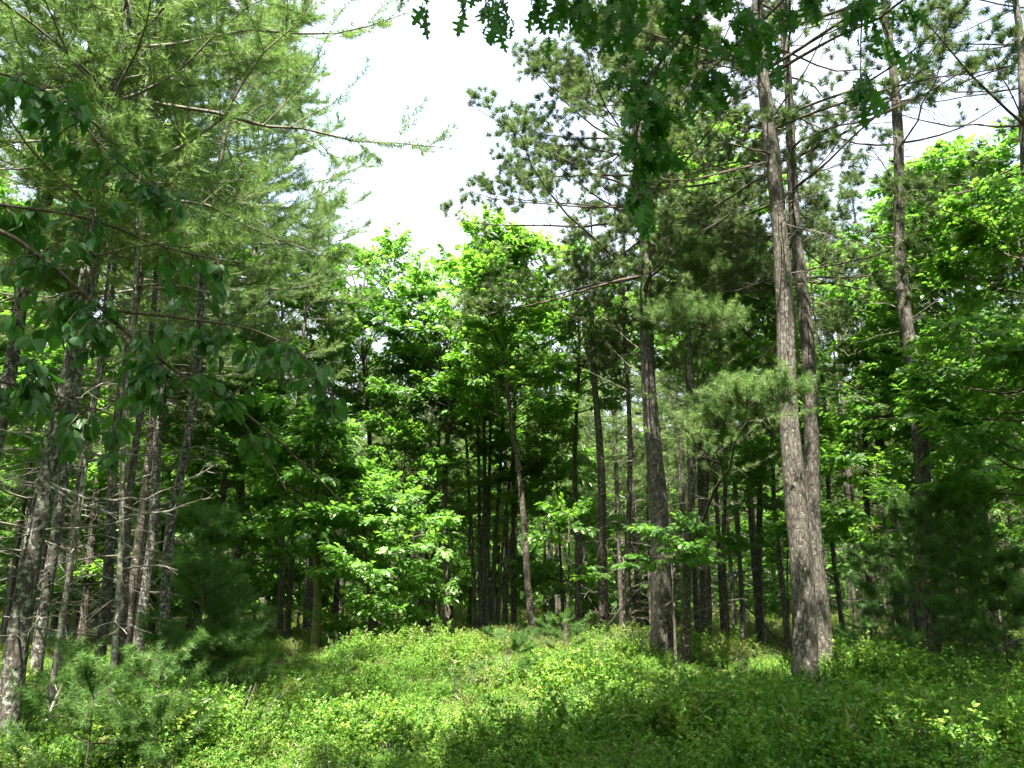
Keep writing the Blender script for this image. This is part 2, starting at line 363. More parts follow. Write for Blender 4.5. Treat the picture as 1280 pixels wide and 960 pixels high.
def crown_leaf(gb, gl, P, Rr, lo, hi, Lmax, n1=18, m2=8, m3=5, near=True, prof=None, el0=.35, size=1.0, az=None):
    hs = np.sort(lo + (hi - lo) * rnd(n1)); f = (hs - lo) / (hi - lo)
    if prof is None: prof = lambda f: .55 + .9 * np.sin(math.pi * np.clip(f * .85 + .1, 0, 1)) * .5
    L = Lmax * prof(f) * (.6 + .55 * rnd(n1)); a = np.arange(n1) * 2.4 + rnd(n1) * .8
    if az is not None: a = az(a)
    el = el0 + .6 * f + .15 * nrm(n1)
    d = np.stack([np.cos(a) * np.cos(el), np.sin(a) * np.cos(el), np.sin(el)], -1)
    B = grow(on_trunk(P, hs), d, L, 8, up=.06, wob=.13)
    V, F = tubes(B, (.008 + .008 * L)[:, None] * np.linspace(1, .25, 8)[None], 5); gb.add(V, F)
    p2, d2, l2 = kids(B, L, m2, .25, 1, .8, .6, .5, .2); B2 = grow(p2, d2, l2, 5, up=.03, wob=.16)
    V, F = tubes(B2, (.003 + .005 * l2)[:, None] * np.linspace(1, .4, 5)[None], 3); gb.add(V, F)
    p3, d3, l3 = kids(B2, l2, m3, .15, 1, .8, .85, .35, .12)
    d3 = norm(d3 * [1, 1, .6]); K = len(l3)
    bt = np.clip(.5 + .2 * nrm(len(l2)), 0, 1)[np.repeat(np.arange(len(l2)), m3)]
    tm = T_OAK[0] if near else T_OAKF
    stamp(gl, tm, p3, frames(d3, .35), (.8 + .5 * rnd(K)) * size, np.clip(bt + .12 * nrm(K), 0, 1))
    e = B2[:, -1]; t = norm(B2[:, -1] - B2[:, -2]); stamp(gl, T_OAK[1] if near else T_OAKF, e, frames(t * [1, 1, .5], .35), (.8 + .5 * rnd(len(e))) * size)

def finish(name, P, gt, gb, gl, mb, mtw, ml, label, cat, group=None, rz=0.0, crown='crown', gd=None):
    o = np.array([P[0, 0], P[0, 1], ground_z(P[0, 0], P[0, 1])])
    root = empty(name, o); tag(root, label, cat, group)
    for g, nm, m, sm in ((gt, 'trunk', mb, True), (gb, 'branches', mtw, True), (gl, crown, ml, False), (gd, 'dead_branches', M['twig'], True)):
        if g is None or not g.V: continue
        ob = g.build(nm, m, None, sm)
        me = ob.data; co = np.empty(len(me.vertices) * 3, np.float32); me.vertices.foreach_get('co', co)
        co = co.reshape(-1, 3) - o; me.vertices.foreach_set('co', co.ravel().astype(np.float32)); me.update()
        ob.parent = root
    return root

# ------------------------------------------------------------------ ground
def build_ground():
    xs = np.unique(np.r_[np.linspace(-400, -40, 19), np.linspace(-40, 40, 161), np.linspace(40, 400, 19)])
    ys = np.unique(np.r_[np.linspace(-60, -5, 12), np.linspace(-5, 60, 131), np.linspace(60, 500, 23)])
    X, Y = np.meshgrid(xs, ys); Z = ground_z(X, Y); n, m = X.shape
    V = np.stack([X, Y, Z], -1).reshape(-1, 3); i = (np.arange(n - 1)[:, None] * m + np.arange(m - 1)[None]).ravel()
    F = np.stack([i, i + 1, i + m + 1, i + m], -1)
    mt = bpy.data.materials.new('forest_floor'); mt.use_nodes = True; N = mt.node_tree.nodes; Lk = mt.node_tree.links
    b = N['Principled BSDF']; b.inputs['Roughness'].default_value = .95; b.inputs['Specular IOR Level'].default_value = .1
    tc = N.new('ShaderNodeTexCoord')
    n1 = N.new('ShaderNodeTexNoise'); n1.inputs['Scale'].default_value = .6; n1.inputs['Detail'].default_value = 8
    n2 = N.new('ShaderNodeTexVoronoi'); n2.inputs['Scale'].default_value = 16
    Lk.new(tc.outputs['Object'], n1.inputs['Vector']); Lk.new(tc.outputs['Object'], n2.inputs['Vector'])
    r1 = N.new('ShaderNodeValToRGB'); e = r1.color_ramp.elements; e[0].position = .4; e[0].color = (.04, .075, .016, 1); e[1].position = .66; e[1].color = (.085, .07, .035, 1)
    r2 = N.new('ShaderNodeValToRGB'); e = r2.color_ramp.elements; e[0].color = (.45, .4, .35, 1); e[1].color = (1.5, 1.35, 1.2, 1)
    Lk.new(n1.outputs['Fac'], r1.inputs[0]); Lk.new(n2.outputs['Color'], r2.inputs[0])
    mx = N.new('ShaderNodeMix'); mx.data_type = 'RGBA'; mx.blend_type = 'MULTIPLY'; mx.inputs[0].default_value = 1
    Lk.new(r1.outputs[0], mx.inputs[6]); Lk.new(r2.outputs[0], mx.inputs[7]); Lk.new(mx.outputs[2], b.inputs['Base Color'])
    bp = N.new('ShaderNodeBump'); bp.inputs['Distance'].default_value = .04; Lk.new(n2.outputs['Distance'], bp.inputs['Height']); Lk.new(bp.outputs[0], b.inputs['Normal'])
    g = Geo(); g.add(V, F); o = g.build('ground', mt, smooth=True); tag(o, kind='structure')
build_ground()

# ------------------------------------------------------------------ ground cover (one uncountable mass, geometry nodes)
def clump(nst, nl, rad, h, leaf, size, mat, fern=False):
    g = Geo(); a = rnd(nst) * 6.28; r = rad * np.sqrt(rnd(nst)) * .6
    S = np.stack([r * np.cos(a), r * np.sin(a), -.05 + 0 * r], -1)
    tl = rnd(nst) * .95; d = np.stack([np.cos(a) * tl, np.sin(a) * tl, np.ones(nst)], -1) + nrm(nst, 3) * .12
    L = h * (.85 + .3 * rnd(nst)) * (1 - .12 * tl); B = grow(S, d, L, 5, 0, .12)
    V, F = tubes(B, np.tile(np.linspace(.003, .0015, 5), (nst, 1)), 3)
    F = np.concatenate([F[:, [0, 1, 2]], F[:, [0, 2, 3]]]); g.add(V, F, np.full(len(F), .1))
    p, dd, l = kids(B, L, 6, .3, 1, .9, .3, .35, .05); B2 = grow(p, dd, l, 4, .1, .12)
    P_ = np.concatenate([B2, ]); K = nl; idx = rs.randint(0, len(B2), K); q, t = samp(P_, idx, rnd(K))
    ld = norm(t * .35 + nrm(K, 3) * [.7, .7, .4] + np.array([0, 0, .05]))
    Vl, Fl = leaf; bt = np.clip(.5 + .25 * nrm(len(B2)), 0, 1)[idx]
    stamp(g, (Vl, Fl, np.full(len(Fl), .5, np.float32)), q, frames(ld, .45), size * (.6 + .7 * rnd(K)), np.clip(bt + .12 * nrm(K), 0, 1), 0)
    o = bpy.data.objects.new('shrub_clump', g.mesh('shrub_clump', mat)); return o
LEAF_R = (np.array([(0, 0, 0), (.5, .34, .06), (1, 0, -.06), (.5, -.34, .06)], float), LEAF_RHOMB[1])
SRC = [clump(24, 1500, .36, .38, LEAF_R, .028, M['l_berry']), clump(18, 1200, .30, .30, LEAF_R, .025, M['l_berry']),
       clump(26, 1600, .38, .46, LEAF_R, .027, M['l_berry']), clump(12, 420, .34, .36, (LEAF_RHOMB[0] * [1, .35, 1], LEAF_RHOMB[1]), .085, M['l_fern']), clump(26, 26, .42, .5, LEAF_R, .03, M['twig'])]
def scatter(name, pts, rot, sc, ix, label, cat):
    me = bpy.data.meshes.new(name); me.vertices.add(len(pts)); me.vertices.foreach_set('co', pts.astype(np.float32).ravel())
    for nm, ty, v in (('rz', 'FLOAT', rot), ('sc', 'FLOAT', sc)):
        a = me.attributes.new(nm, ty, 'POINT'); a.data.foreach_set('value', v.astype(np.float32))
    a = me.attributes.new('ix', 'INT', 'POINT'); a.data.foreach_set('value', ix.astype(np.int32))
    me.update(); o = link(bpy.data.objects.new(name, me)); tag(o, label, cat, kind='stuff')
    ng = bpy.data.node_groups.new(name, 'GeometryNodeTree')
    ng.interface.new_socket('Geometry', in_out='INPUT', socket_type='NodeSocketGeometry'); ng.interface.new_socket('Geometry', in_out='OUTPUT', socket_type='NodeSocketGeometry')
    N = ng.nodes; Lk = ng.links; gi = N.new('NodeGroupInput'); go = N.new('NodeGroupOutput')
    gti = N.new('GeometryNodeGeometryToInstance')
    for s in reversed(SRC):
        oi = N.new('GeometryNodeObjectInfo'); oi.inputs[0].default_value = s; Lk.new(oi.outputs['Geometry'], gti.inputs[0])
    iop = N.new('GeometryNodeInstanceOnPoints'); iop.inputs['Pick Instance'].default_value = True
    def attr(nm, ty):
        n = N.new('GeometryNodeInputNamedAttribute'); n.data_type = ty; n.inputs[0].default_value = nm; return n.outputs[0]
    Lk.new(gi.outputs[0], iop.inputs['Points']); Lk.new(gti.outputs[0], iop.inputs['Instance']); Lk.new(attr('ix', 'INT'), iop.inputs['Instance Index'])
    cx = N.new('ShaderNodeCombineXYZ'); Lk.new(attr('rz', 'FLOAT'), cx.inputs[2]); Lk.new(cx.outputs[0], iop.inputs['Rotation'])
    Lk.new(attr('sc', 'FLOAT'), iop.inputs['Scale']); Lk.new(iop.outputs[0], go.inputs[0])
    md = o.modifiers.new('scatter', 'NODES'); md.node_group = ng
    return o
rb0 = np.random.RandomState(3)
def cover():
    # area seen by the camera, plus a margin to the sides
    N_ = 11000; y = 5.5 + 46 * rnd(N_) ** 1.25; x = (rnd(N_) * 2 - 1) * (y * .72 + 2.5)
    # patchiness
    def nz(x, y): return np.sin(x * .9 + 1) * np.cos(y * .8) + .6 * np.sin(x * 2.1 + y * 1.7) + .4 * np.sin(3.3 * x - 2.1 * y)
    keep = (nz(x, y) + 1.6 * rnd(N_) > -1.05)
    keep &= ~((y > 26) & (rnd(N_) < .35))
    keep &= ~((x > .45 * y) & (y > 11.5) & (rnd(N_) < .55))      # litter under the dark saplings on the right
    x, y = x[keep], y[keep]
    nf = 1500; yf = 42 + 30 * rnd(nf); x = np.r_[x, (rnd(nf) * 2 - 1) * yf * .7]; y = np.r_[y, yf]
    mc = np.stack([(rb0.rand(900) * 2 - 1) * 30, 5 + 45 * rb0.rand(900)], -1); mr = .35 + .55 * rb0.rand(900); mh = .3 + .9 * rb0.rand(900) ** 1.5
    fld = np.zeros(len(x))
    for (a, b), r_, h_ in zip(mc, mr, mh): fld = np.maximum(fld, h_ * np.exp(-((x - a) ** 2 + (y - b) ** 2) / r_ ** 2 / 1.6))
    s = (.46 + 1.1 * fld) * (.85 + .3 * rnd(len(x)))
    s *= np.where(y > 42, 1.7, np.where(y > 24, .95, 1)); s *= np.where((x > .8) & (y < 14), 1.3, 1)
    ix = rs.randint(0, 3, len(x)); pf = np.clip((y - 15) / 12, .08, .65); ix[rnd(len(x)) < pf] = 3; ix[rnd(len(x)) < .06] = 4
    scatter('ground_cover', np.stack([x, y, ground_z(x, y)], -1), rnd(len(x)) * 6.28, s, ix,
            'low sunlit green shrubs and ferns covering the glade floor', 'undergrowth')
cover()

# ------------------------------------------------------------------ landmark trees
def pine(label, pxs, Y, H, wpx, lo, hi, Lmax, kind='red', mb='bark_red', name='red_pine', dead=(1.5, None, 30), dL=1.2, sides=16, **kw):
    P, Rr = px_trunk(pxs, Y, H, wpx)
    gt = trunk_geo(P, Rr, sides); gb = Geo(); gl = Geo()
    crown_pine(gb, gl, P, Rr, lo, hi, Lmax, kind, **kw)
    gd = Geo()
    if dead: dead_branches(gd, P, Rr, dead[0], dead[1] or lo + 1, dead[2], dL)
    return finish(name, P, gt, gb, gl, M[mb], M['twig'] if kind == 'white' else M['twig_dark'], M['n_white' if kind == 'white' else 'n_red'], label, 'pine tree', gd=gd)

# the big twin red pines on the right
pine('thickest grey trunked red pine standing at the right of the glade', [(1007, 852), (998, 640), (985, 480), (968, 200), (945, 0)], 14.0, 19, 31, 9.2, 18.5, 4.6,
     nwhorl=12, per=4, m2=8, m3=2, dead=(6.5, 11, 20), dL=1.8, sides=22)
pine('slimmer flaky red pine right behind the thickest trunk', [(1031, 832), (1018, 640), (1009, 480), (995, 250), (982, 80)], 15.6, 18, 24, 7.6, 17.5, 4.0,
     nwhorl=12, per=4, m2=7, m3=2, dead=(4.5, 9, 22), dL=1.8, sides=16)
# the middle red pine whose crown stands against the open sky
pine('red pine with tufted crown standing against the white sky', [(829, 835), (822, 640), (815, 500), (803, 300), (797, 150)], 18.0, 15.6, 28, 8.0, 15.3, 5.0,
     nwhorl=15, per=6, m2=13, m3=4, dead=(3.5, 8.0, 22), dL=1.8, prof=lambda f: np.where(f < .15, .7 + 2 * f, 1.0) * (1 - np.clip((f - .25) / .8, 0, 1) ** 1.1))
# right hand pine with bare limbs
pine('speckled red pine with bare limbs, right of the twin trunks', [(1164, 805), (1152, 640), (1141, 480), (1130, 330), (1112, 50)], 16.5, 19, 24, 10.0, 18.6, 4.0,
     nwhorl=9, per=3, m2=7, m3=2, dead=(6.5, 13, 40), dL=2.4, sides=16)
pine('red pine cut off by the right edge of the photo', [(1312, 830), (1292, 400), (1276, 60)], 14.5, 17, 22, 7.6, 16.5, 3.4, nwhorl=11, per=4, m2=7, m3=3, dead=(5, 9, 16))

# ------------------------------------------------------------------ left white pines
def wp(label, pxs, Y, H, wpx, lo, hi, Lmax, **kw):
    kw.setdefault('mb', 'bark_white'); kw.setdefault('dead', (1.2, lo + 1, 45))
    return pine(label, pxs, Y, H, wpx, lo, hi, Lmax, kind='white', name='white_pine', **kw)
bg_ = [at(160, 200, 9.6), at(230, 175, 9.4), at(290, 125, 9.2), at(335, 60, 9.0), at(385, 0, 8.8)]
b2_ = [at(150, 120, 9.6), at(250, 135, 9.8), at(360, 160, 10), at(460, 180, 10.2), at(548, 180, 10.4)]
b3_ = [at(160, 60, 9.6), at(290, 45, 9.8), at(400, 40, 10), at(505, 12, 10.3)]
b4_ = [at(130, 215, 9.6), at(230, 250, 9.8), at(330, 290, 10), at(420, 330, 10.2)]
d1_ = [at(60, 606, 9.6), at(100, 630, 9.4), at(150, 645, 9.3), at(200, 640, 9.3), at(265, 622, 9.3)]
d2_ = [at(62, 603, 9.6), at(110, 624, 9.3), at(170, 626, 9.2), at(212, 612, 9.1), at(268, 580, 9.0)]
r = wp('lichen crusted white pine leaning in at the left edge', [(8, 892), (40, 690), (68, 560), (88, 450), (118, 290), (135, 180), (152, 90), (164, 0)], 9.6, 15, 27, 5.6, 14.6, 2.7,
       nwhorl=14, per=4, m2=11, m3=6, boughs=[bg_, b2_, b3_, b4_], sides=22, dead=(1, 6.5, 34))
gd = Geo(); o_ = np.array(r.location)
for b in (d1_, d2_):
    B = resample(b, 14)[None] + nrm(1, 14, 3) * .012 - o_; V, F = tubes(B, np.linspace(.014, .004, 14)[None], 5); gd.add(V, F)
    p, d, l = kids(B, np.array([2.2]), 14, .1, 1, .8, .6, .12, .1); V, F = tubes(grow(p, d, l, 4, 0, .15), np.tile(np.linspace(.004, .002, 4), (14, 1)), 3); gd.add(V, F)
db = gd.build('dead_bough', M['bark_pale'], r); db['label'] = 'pale leafless boughs arching low across the left side'
wp('slanting grey white pine behind the lichen crusted one', [(-60, 850), (-22, 600), (13, 454), (25, 380), (60, 250), (90, 155), (120, 40)], 11.5, 16, 22, 6.0, 15.6, 2.8, nwhorl=13, per=4, m2=11, m3=5, dead=(2, 7, 20))
wp('dark stemmed white pine just right of the lichen crusted trunk', [(42, 868), (60, 700), (80, 560), (112, 400), (140, 260)], 12.2, 14, 15, 7, 13.6, 2.0, nwhorl=10, per=4, m2=9, m3=4, dead=(1, 6.5, 40))
wp('white pine leaning right, its slanted stem above the fuzzy sapling', [(203, 838), (213, 660), (236, 530), (258, 330), (276, 200)], 15.5, 16.5, 13, 7.5, 16, 2.0, nwhorl=13, m2=9, m3=4, dead=(1.5, 7, 45))
wp('straight white pine with dense boughs left of the open sky', [(172, 815), (190, 640), (205, 480), (222, 250)], 18.5, 18.5, 13, 6.5, 18, 4.4, nwhorl=18, m2=11, m3=5, dead=(1.5, 7, 35))
wp('tall white pine whose boughs edge the open sky', [(288, 800), (300, 600), (312, 400)], 24, 20.5, 13, 7.0, 20, 4.4, nwhorl=18, m2=11, m3=5, dead=(1.5, 7, 30))

# thin stems of the left side
def stem(label, pxs, Y, H, wpx, mat='bark_dark', name='thin_pine', cat='pine tree', nd=36, lo=None, Lmax=1.3, kind='red', **kw):
    P, Rr = px_trunk(pxs, Y, H, wpx, .02); gt = trunk_geo(P, Rr, 8, .05, .2); gb = Geo(); gl = Geo()
    lo = lo or H * .62
    crown_pine(gb, gl, P, Rr, lo, H * .98, Lmax, kind, nwhorl=kw.get('nw', 8), per=4, m2=5, m3=2, near=kw.get('near', False))
    gd = Geo(); dead_branches(gd, P, Rr, .8, lo + .5, nd, 1.3)
    return finish(name, P, gt, gb, gl, M[mat], M['twig'], M['n_white' if kind == 'white' else 'n_red'], label, cat, kw.get('group'), gd=gd)
stem('slender dark pine stem, first to the right of the leaning left pines', [(76, 838), (95, 660), (112, 530)], 14.5, 12, 11, kind='white')
stem('dark rough stem close left of the thin pale trunk', [(122, 842), (136, 700), (150, 545)], 13.5, 12, 15, kind='white')
stem('brown stem close right of the thin pale trunk', [(150, 838), (160, 700), (172, 540)], 14.5, 12, 12, kind='white')
stem('thin pale lichened trunk in front of the dark left stems', [(137, 893), (149, 760), (155, 640), (151, 560)], 9.8, 9.5, 7.5, mat='bark_pale', name='pale_sapling', cat='young tree', nd=22, Lmax=.9, kind='white')
stem('crooked brown stem beside the lichen crusted pine base', [(60, 880), (82, 760), (98, 660), (108, 560)], 10.6, 9, 7, name='crooked_pine', nd=30, kind='white', mat='bark_pale')
stem('short straight stem left of the mossy glade trunk', [(359, 806), (365, 700), (369, 600)], 23.5, 12, 9, kind='white', nw=10)
# stems behind the glade, middle and right
stem('blackish pine trunk, larger of the pair left of the sky crowned pine', [(757, 822), (751, 640), (745, 490)], 22.5, 12.5, 14)
stem('narrow blackish trunk between two bigger pines mid photo', [(787, 824), (786, 640), (784, 480)], 22, 12, 9)
stem('narrow dark stem, first right of the forked white pine', [(887, 829), (885, 680), (884, 530)], 21, 12, 8)
stem('very thin dark stem midway between forked pine and twin trunks', [(911, 827), (906, 680), (904, 500)], 22, 12, 6.5)
stem('straight dark stem just left of the thickest trunk', [(952, 822), (949, 680), (944, 500)], 22.5, 12, 10)
stem('light barked stem leaning just right of the twin trunks', [(1056, 822), (1044, 700), (1034, 560)], 21, 12, 7, mat='bark_red')
stem('thick brown pine trunk between twin trunks and speckled pine', [(1131, 800), (1118, 700), (1108, 600)], 24, 14, 17, mat='bark_red')

# forked young white pine with the two bright boughs beside the thickest trunk
P, Rr = px_trunk([(857, 832), (859, 690), (862, 560), (866, 430)], 17.0, 9.2, 13, .02)
gt = trunk_geo(P, Rr, 12, .05); gb = Geo(); gl = Geo()
crown_pine(gb, gl, P, Rr, 7.2, 9.2, 1.3, 'white', nwhorl=6, per=5, m2=8, m3=4,
           boughs=[[at(860, 690, 17), at(905, 600, 15.6), at(930, 540, 14), at(955, 500, 12.6), at(1000, 488, 12.4)],
                   [at(905, 600, 15.6), at(900, 560, 14), at(910, 505, 13), at(935, 495, 12.8)],
                   [at(861, 560, 17), at(870, 470, 16), at(880, 410, 15), at(920, 395, 14.4)],
                   [at(861, 560, 17), at(862, 470, 15.6), at(850, 420, 15), at(815, 395, 14.6)],
                   [at(905, 600, 15.6), at(870, 560, 14.5), at(880, 520, 13.6), at(905, 515, 13.2)]])
for c, rr_, n in ((at(885, 398, 15), (.62, .5, .26), 150), (at(845, 388, 15), (.4, .4, .25), 70), (at(930, 492, 12.8), (.55, .4, .24), 150), (at(975, 486, 12.4), (.35, .3, .18), 70), (at(895, 520, 13.2), (.35, .3, .18), 60)):
    q = c + norm(nrm(n, 3)) * (rnd(n, 1) ** .5) * rr_; b = c + (q - c) * .3 + [0, 0, -.18]; V, F = tubes(np.stack([b, (b + q) / 2 + [0, 0, -.02], q], 1), np.tile([.006, .004, .003], (n, 1)), 3); gb.add(V, F)
    stamp(gl, T_WP, q, frames(norm((q - c) + nrm(n, 3) * .15 + [0, 0, .12]), .5), .9 + .4 * rnd(n), rnd(n))
gdd = Geo(); dead_branches(gdd, P, Rr, 1, 6, 22, 1.3)
finish('forked_white_pine', P, gt, gb, gl, M['bark_dark'], M['twig_dark'], M['n_white'], 'forked white pine with two bright needle boughs before the thickest trunk', 'pine tree', gd=gdd)

# ------------------------------------------------------------------ broadleaf trees
def broad(label, pxs, Y, H, wpx, lo, hi, Lmax, n1=18, m2=8, m3=5, mb='bark_dark', near=True, name='oak_tree', cat='oak tree', forks=None, **kw):
    P, Rr = px_trunk(pxs, Y, H, wpx, .02); gt = trunk_geo(P, Rr, 10, .05, .25); gb = Geo(); gl = Geo()
    crown_leaf(gb, gl, P, Rr, lo, hi, Lmax, n1, m2, m3, near, **kw)
    return finish(name, P, gt, gb, gl, M[mb], M['twig_dark'], M['l_oak'], label, cat)
broad('small bright oak on a mossy trunk at the back of the glade', [(394, 823), (396, 720), (393, 640)], 19.5, 5.0, 13, 2.5, 4.9, 1.9, n1=17, m2=8, m3=5, mb='bark_moss', el0=.0)
broad('low bright oak sapling spreading towards the glade beside the mossy oak', [(462, 808), (460, 740), (455, 690)], 19.6, 3.6, 5, 0.6, 3.2, 1.8, n1=16, m2=7, m3=4, el0=-.05, name='oak_sapling', cat='oak sapling')
broad('tall bright oak in the centre with pale limbs', [(668, 818), (655, 660), (640, 540), (631, 440), (629, 370)], 22.5, 10.9, 10, 5.8, 10.7, 2.6, n1=30, m2=8, m3=5, el0=.5)
broad('yellow green oak crown at the left foot of the open sky', [(470, 795), (462, 600), (455, 450)], 27, 12.4, 9, 6.6, 12.2, 3.0, n1=28, m2=8, m3=5, el0=.4)
broad('leafy maple crown left of the central oak', [(560, 795), (558, 600), (560, 450)], 26, 11.3, 9, 6.4, 11.1, 2.7, n1=28, m2=8, m3=5, el0=.4, name='maple_tree', cat='maple tree')
broad('dark leafy oak between the central oak and the sky crowned pine', [(722, 812), (720, 600), (722, 420)], 25, 11.8, 9, 6.8, 11.6, 2.7, n1=24, m2=8, m3=5)
broad('tall dense oak filling the gap behind the sky crowned pine', [(880, 805), (878, 600), (880, 400)], 25, 15.6, 12, 7.5, 15.4, 3.4, n1=40, m2=8, m3=6)
broad('young oak with a bright low spray before the sky crowned pine', [(846, 842), (843, 790), (846, 740)], 16.2, 2.7, 3.5, 2.0, 2.7, .75, n1=6, m2=4, m3=3, size=.85, el0=-.05, name='oak_sapling', cat='oak sapling')
broad('dim leafy sapling between central oak and dark pine pair', [(705, 830), (708, 760), (712, 700)], 20.0, 3.4, 3.5, 1.9, 3.4, .8, n1=5, m2=4, m3=3, size=.85, el0=0, name='oak_sapling', cat='oak sapling')
broad('broad bright oak rising beyond the speckled pine', [(1215, 812), (1212, 600), (1216, 420)], 20.5, 12.5, 11, 3.6, 12.2, 3.6, n1=46, m2=8, m3=6, el0=.2)
broad('leafy oak growing between twin trunks and speckled pine', [(1085, 812), (1083, 640), (1085, 480)], 24, 11.0, 9, 4.0, 10.8, 2.8, n1=28, m2=8, m3=5, el0=.2)
broad('oak at the right edge with drooping bright sprays', [(1302, 840), (1295, 600), (1290, 400)], 14.5, 8.2, 9, 2.6, 8.0, 2.1, n1=28, m2=8, m3=5, el0=.05)
broad('oak sapling with lit leaves below the speckled pine', [(1118, 826), (1114, 740), (1110, 690)], 18.5, 4.4, 4, 2.4, 4.4, 1.6, n1=10, m2=6, m3=5, el0=0, name='oak_sapling', cat='oak sapling')
broad('shaded maple between the left pines and the mossy oak', [(270, 806), (276, 700), (280, 600)], 22, 7.0, 6, 1.8, 7.0, 2.4, n1=24, m2=8, m3=5, el0=.1, name='maple_tree', cat='maple tree')
broad('bright maple crown behind the slanted left pines', [(350, 800), (352, 600), (350, 420)], 25, 11.5, 8, 5.2, 11.2, 2.6, n1=24, m2=8, m3=5, el0=.3, name='maple_tree', cat='maple tree')
# stem cluster
def cluster():
    root = empty('stem_cluster', (at(612, 800, 27.5)[0], 27.5, 0)); tag(root, 'tight clump of grey stems rising from one foot behind the glade', 'multi stemmed tree')
    for k in range(6):
        b = (k - 2.5) * .16; P = path([(b, .1 * k, -.1), (b * 1.4, .1 * k, 2.5), (b * 2.6 + .2, .1 * k, 7), (b * 3.4, .2, 10)])
        g = trunk_geo(P, np.linspace(.075, .025, len(P)) * (.6 + .6 * rnd()), 8, .06, .3); g.build('stem', M['bark_red'], root, True)
        if k in (1, 4):
            gb = Geo(); gl = Geo(); crown_leaf(gb, gl, P, None, 5, 9.8, 1.8, 12, 6, 5, False); gb.build('branches', M['twig_dark'], root, True); gl.build('crown', M['l_oak'], root)
cluster()

# ------------------------------------------------------------------ young pines
def young_pine(g0, H, Lm, kind, near=True, dens=1):
    P = path([(0, 0, -.05), (.02, 0, H * .5), (0, .02, H)], .1); Rr = np.linspace(.006 + .006 * H, .003, len(P))
    gt = trunk_geo(P, Rr, 6, .03, .1); gb = Geo(); gl = Geo()
    nw = max(4, int(H / (.28 if H > 1.4 else .2)))
    crown_pine(gb, gl, P, Rr, H * .15, H * .97, Lm, 'white', nwhorl=nw, per=4 if H < 1.4 else 5, m2=2 if H < 1.4 else 3, m3=1 if H < 1.4 else 2, near=near, ssc=.62 if H < 1.4 else .85, prof=lambda f: 1.05 - .85 * f, up=.15, rb=.55)
    return gt, gb, gl
def place_young(label, px, py, Y, H, Lm, name='pine_sapling', mat='n_sap', cat='pine sapling'):
    x = at(px, py, Y)[0]; root = empty(name, (x, Y, ground_z(x, Y))); tag(root, label, cat, 'young pines')
    gt, gb, gl = young_pine(root, H, Lm, 'white'); gt.build('trunk', M['twig_dark'], root, True); gb.build('branches', M['twig_dark'], root, True); gl.build('crown', M[mat], root)
    return root
place_young('small pine seedling nearest the camera at lower left', 188, 950, 7.6, 1.0, .34)
place_young('small pine seedling left of the nearest one', 78, 950, 7.9, 0.95, .33)
place_young('tiny pine seedling between the two lower left seedlings', 105, 960, 7.2, .75, .35)
place_young('fuzzy shaded pine sapling taller than its neighbours on the left', 242, 860, 12.6, 2.6, .55)
place_young('lower pine sapling at the foot of the fuzzy tall one', 285, 860, 13.2, 1.4, .45)
place_young('small lit pine seedling before the dark middle trunks', 705, 850, 15.5, .95, .5)
place_young('bluish pine seedling in the middle of the glade', 632, 850, 13.2, .8, .4)
for lb, px, Y, H in (('dark sapling thicket pine straight below the speckled trunk', 1172, 15.0, 3.0), ('dark young pine right of the speckled trunk', 1212, 16.2, 3.2),
                     ('low dark young pine at far right beside the fallen log', 1262, 14.6, 2.0), ('shaded young pine left of the speckled trunk', 1100, 17.0, 2.2),
                     ('tall shaded young pine near the right edge', 1240, 18, 4.2)):
    place_young(lb, px, 850, Y, H, .6, mat='n_sap', name='shaded_pine_sapling')

# ------------------------------------------------------------------ background wood: shared variants, each tree its own object
def var_pine(H, rr, lo, Lmax, kind, mat, seed, nd=34, dl=1.4, **kw):
    P = path([(0, 0, -.1), (.1 * math.sin(seed), .05, H * .4), (.15 * math.cos(seed * 2), 0, H * .8), (.1, .1, H)], .5)
    f = np.clip(P[:, 2] / H, 0, 1); Rr = rr * (1 - f) ** .8 + .01
    gt = trunk_geo(P, Rr, 7, .05, .2); gb = Geo(); gl = Geo()
    crown_pine(gb, gl, P, Rr, lo, H * .98, Lmax, kind, near=False, **kw); dead_branches(gb, P, Rr, .8, lo + .5, nd, dl, .013, 3)
    return (gt.mesh('trunk', M[mat], True), gb.mesh('branches', M['twig'] if kind == 'white' else M['twig_dark'], True), gl.mesh('crown', M['n_white' if kind == 'white' else 'n_red']))
def var_broad(H, rr, lo, Lmax, seed, **kw):
    P = path([(0, 0, -.1), (.15 * math.sin(seed), .05, H * .4), (.25 * math.cos(seed * 2), 0, H * .8), (.1, .1, H)], .5)
    f = np.clip(P[:, 2] / H, 0, 1); Rr = rr * (1 - f) ** .8 + .01
    gt = trunk_geo(P, Rr, 7, .05, .2); gb = Geo(); gl = Geo(); crown_leaf(gb, gl, P, Rr, lo, H * .98, Lmax, near=False, **kw)
    return (gt.mesh('trunk', M['bark_dark'], True), gb.mesh('branches', M['twig_dark'], True), gl.mesh('crown', M['l_oak']))
VAR = {'pine': [var_pine(15, .13, 7.0, 2.4, 'red', 'bark_dark', 1, nwhorl=12, per=4, m2=7, m3=2), var_pine(14, .10, 6.5, 2.0, 'red', 'bark_red', 2, nwhorl=11, per=4, m2=6, m3=2),
                var_pine(13, .085, 5.5, 1.8, 'white', 'bark_dark', 3, nwhorl=12, per=4, m2=7, m3=3), var_pine(15, .11, 6, 2.6, 'white', 'bark_white', 4, nwhorl=13, per=5, m2=8, m3=3)],
       'broad': [var_broad(10, .08, 2.6, 2.4, 1, n1=26, m2=8, m3=5), var_broad(12, .10, 4, 2.8, 2, n1=30, m2=8, m3=5), var_broad(5.5, .045, 1.0, 1.9, 3, n1=20, m2=7, m3=4, el0=.1)]}
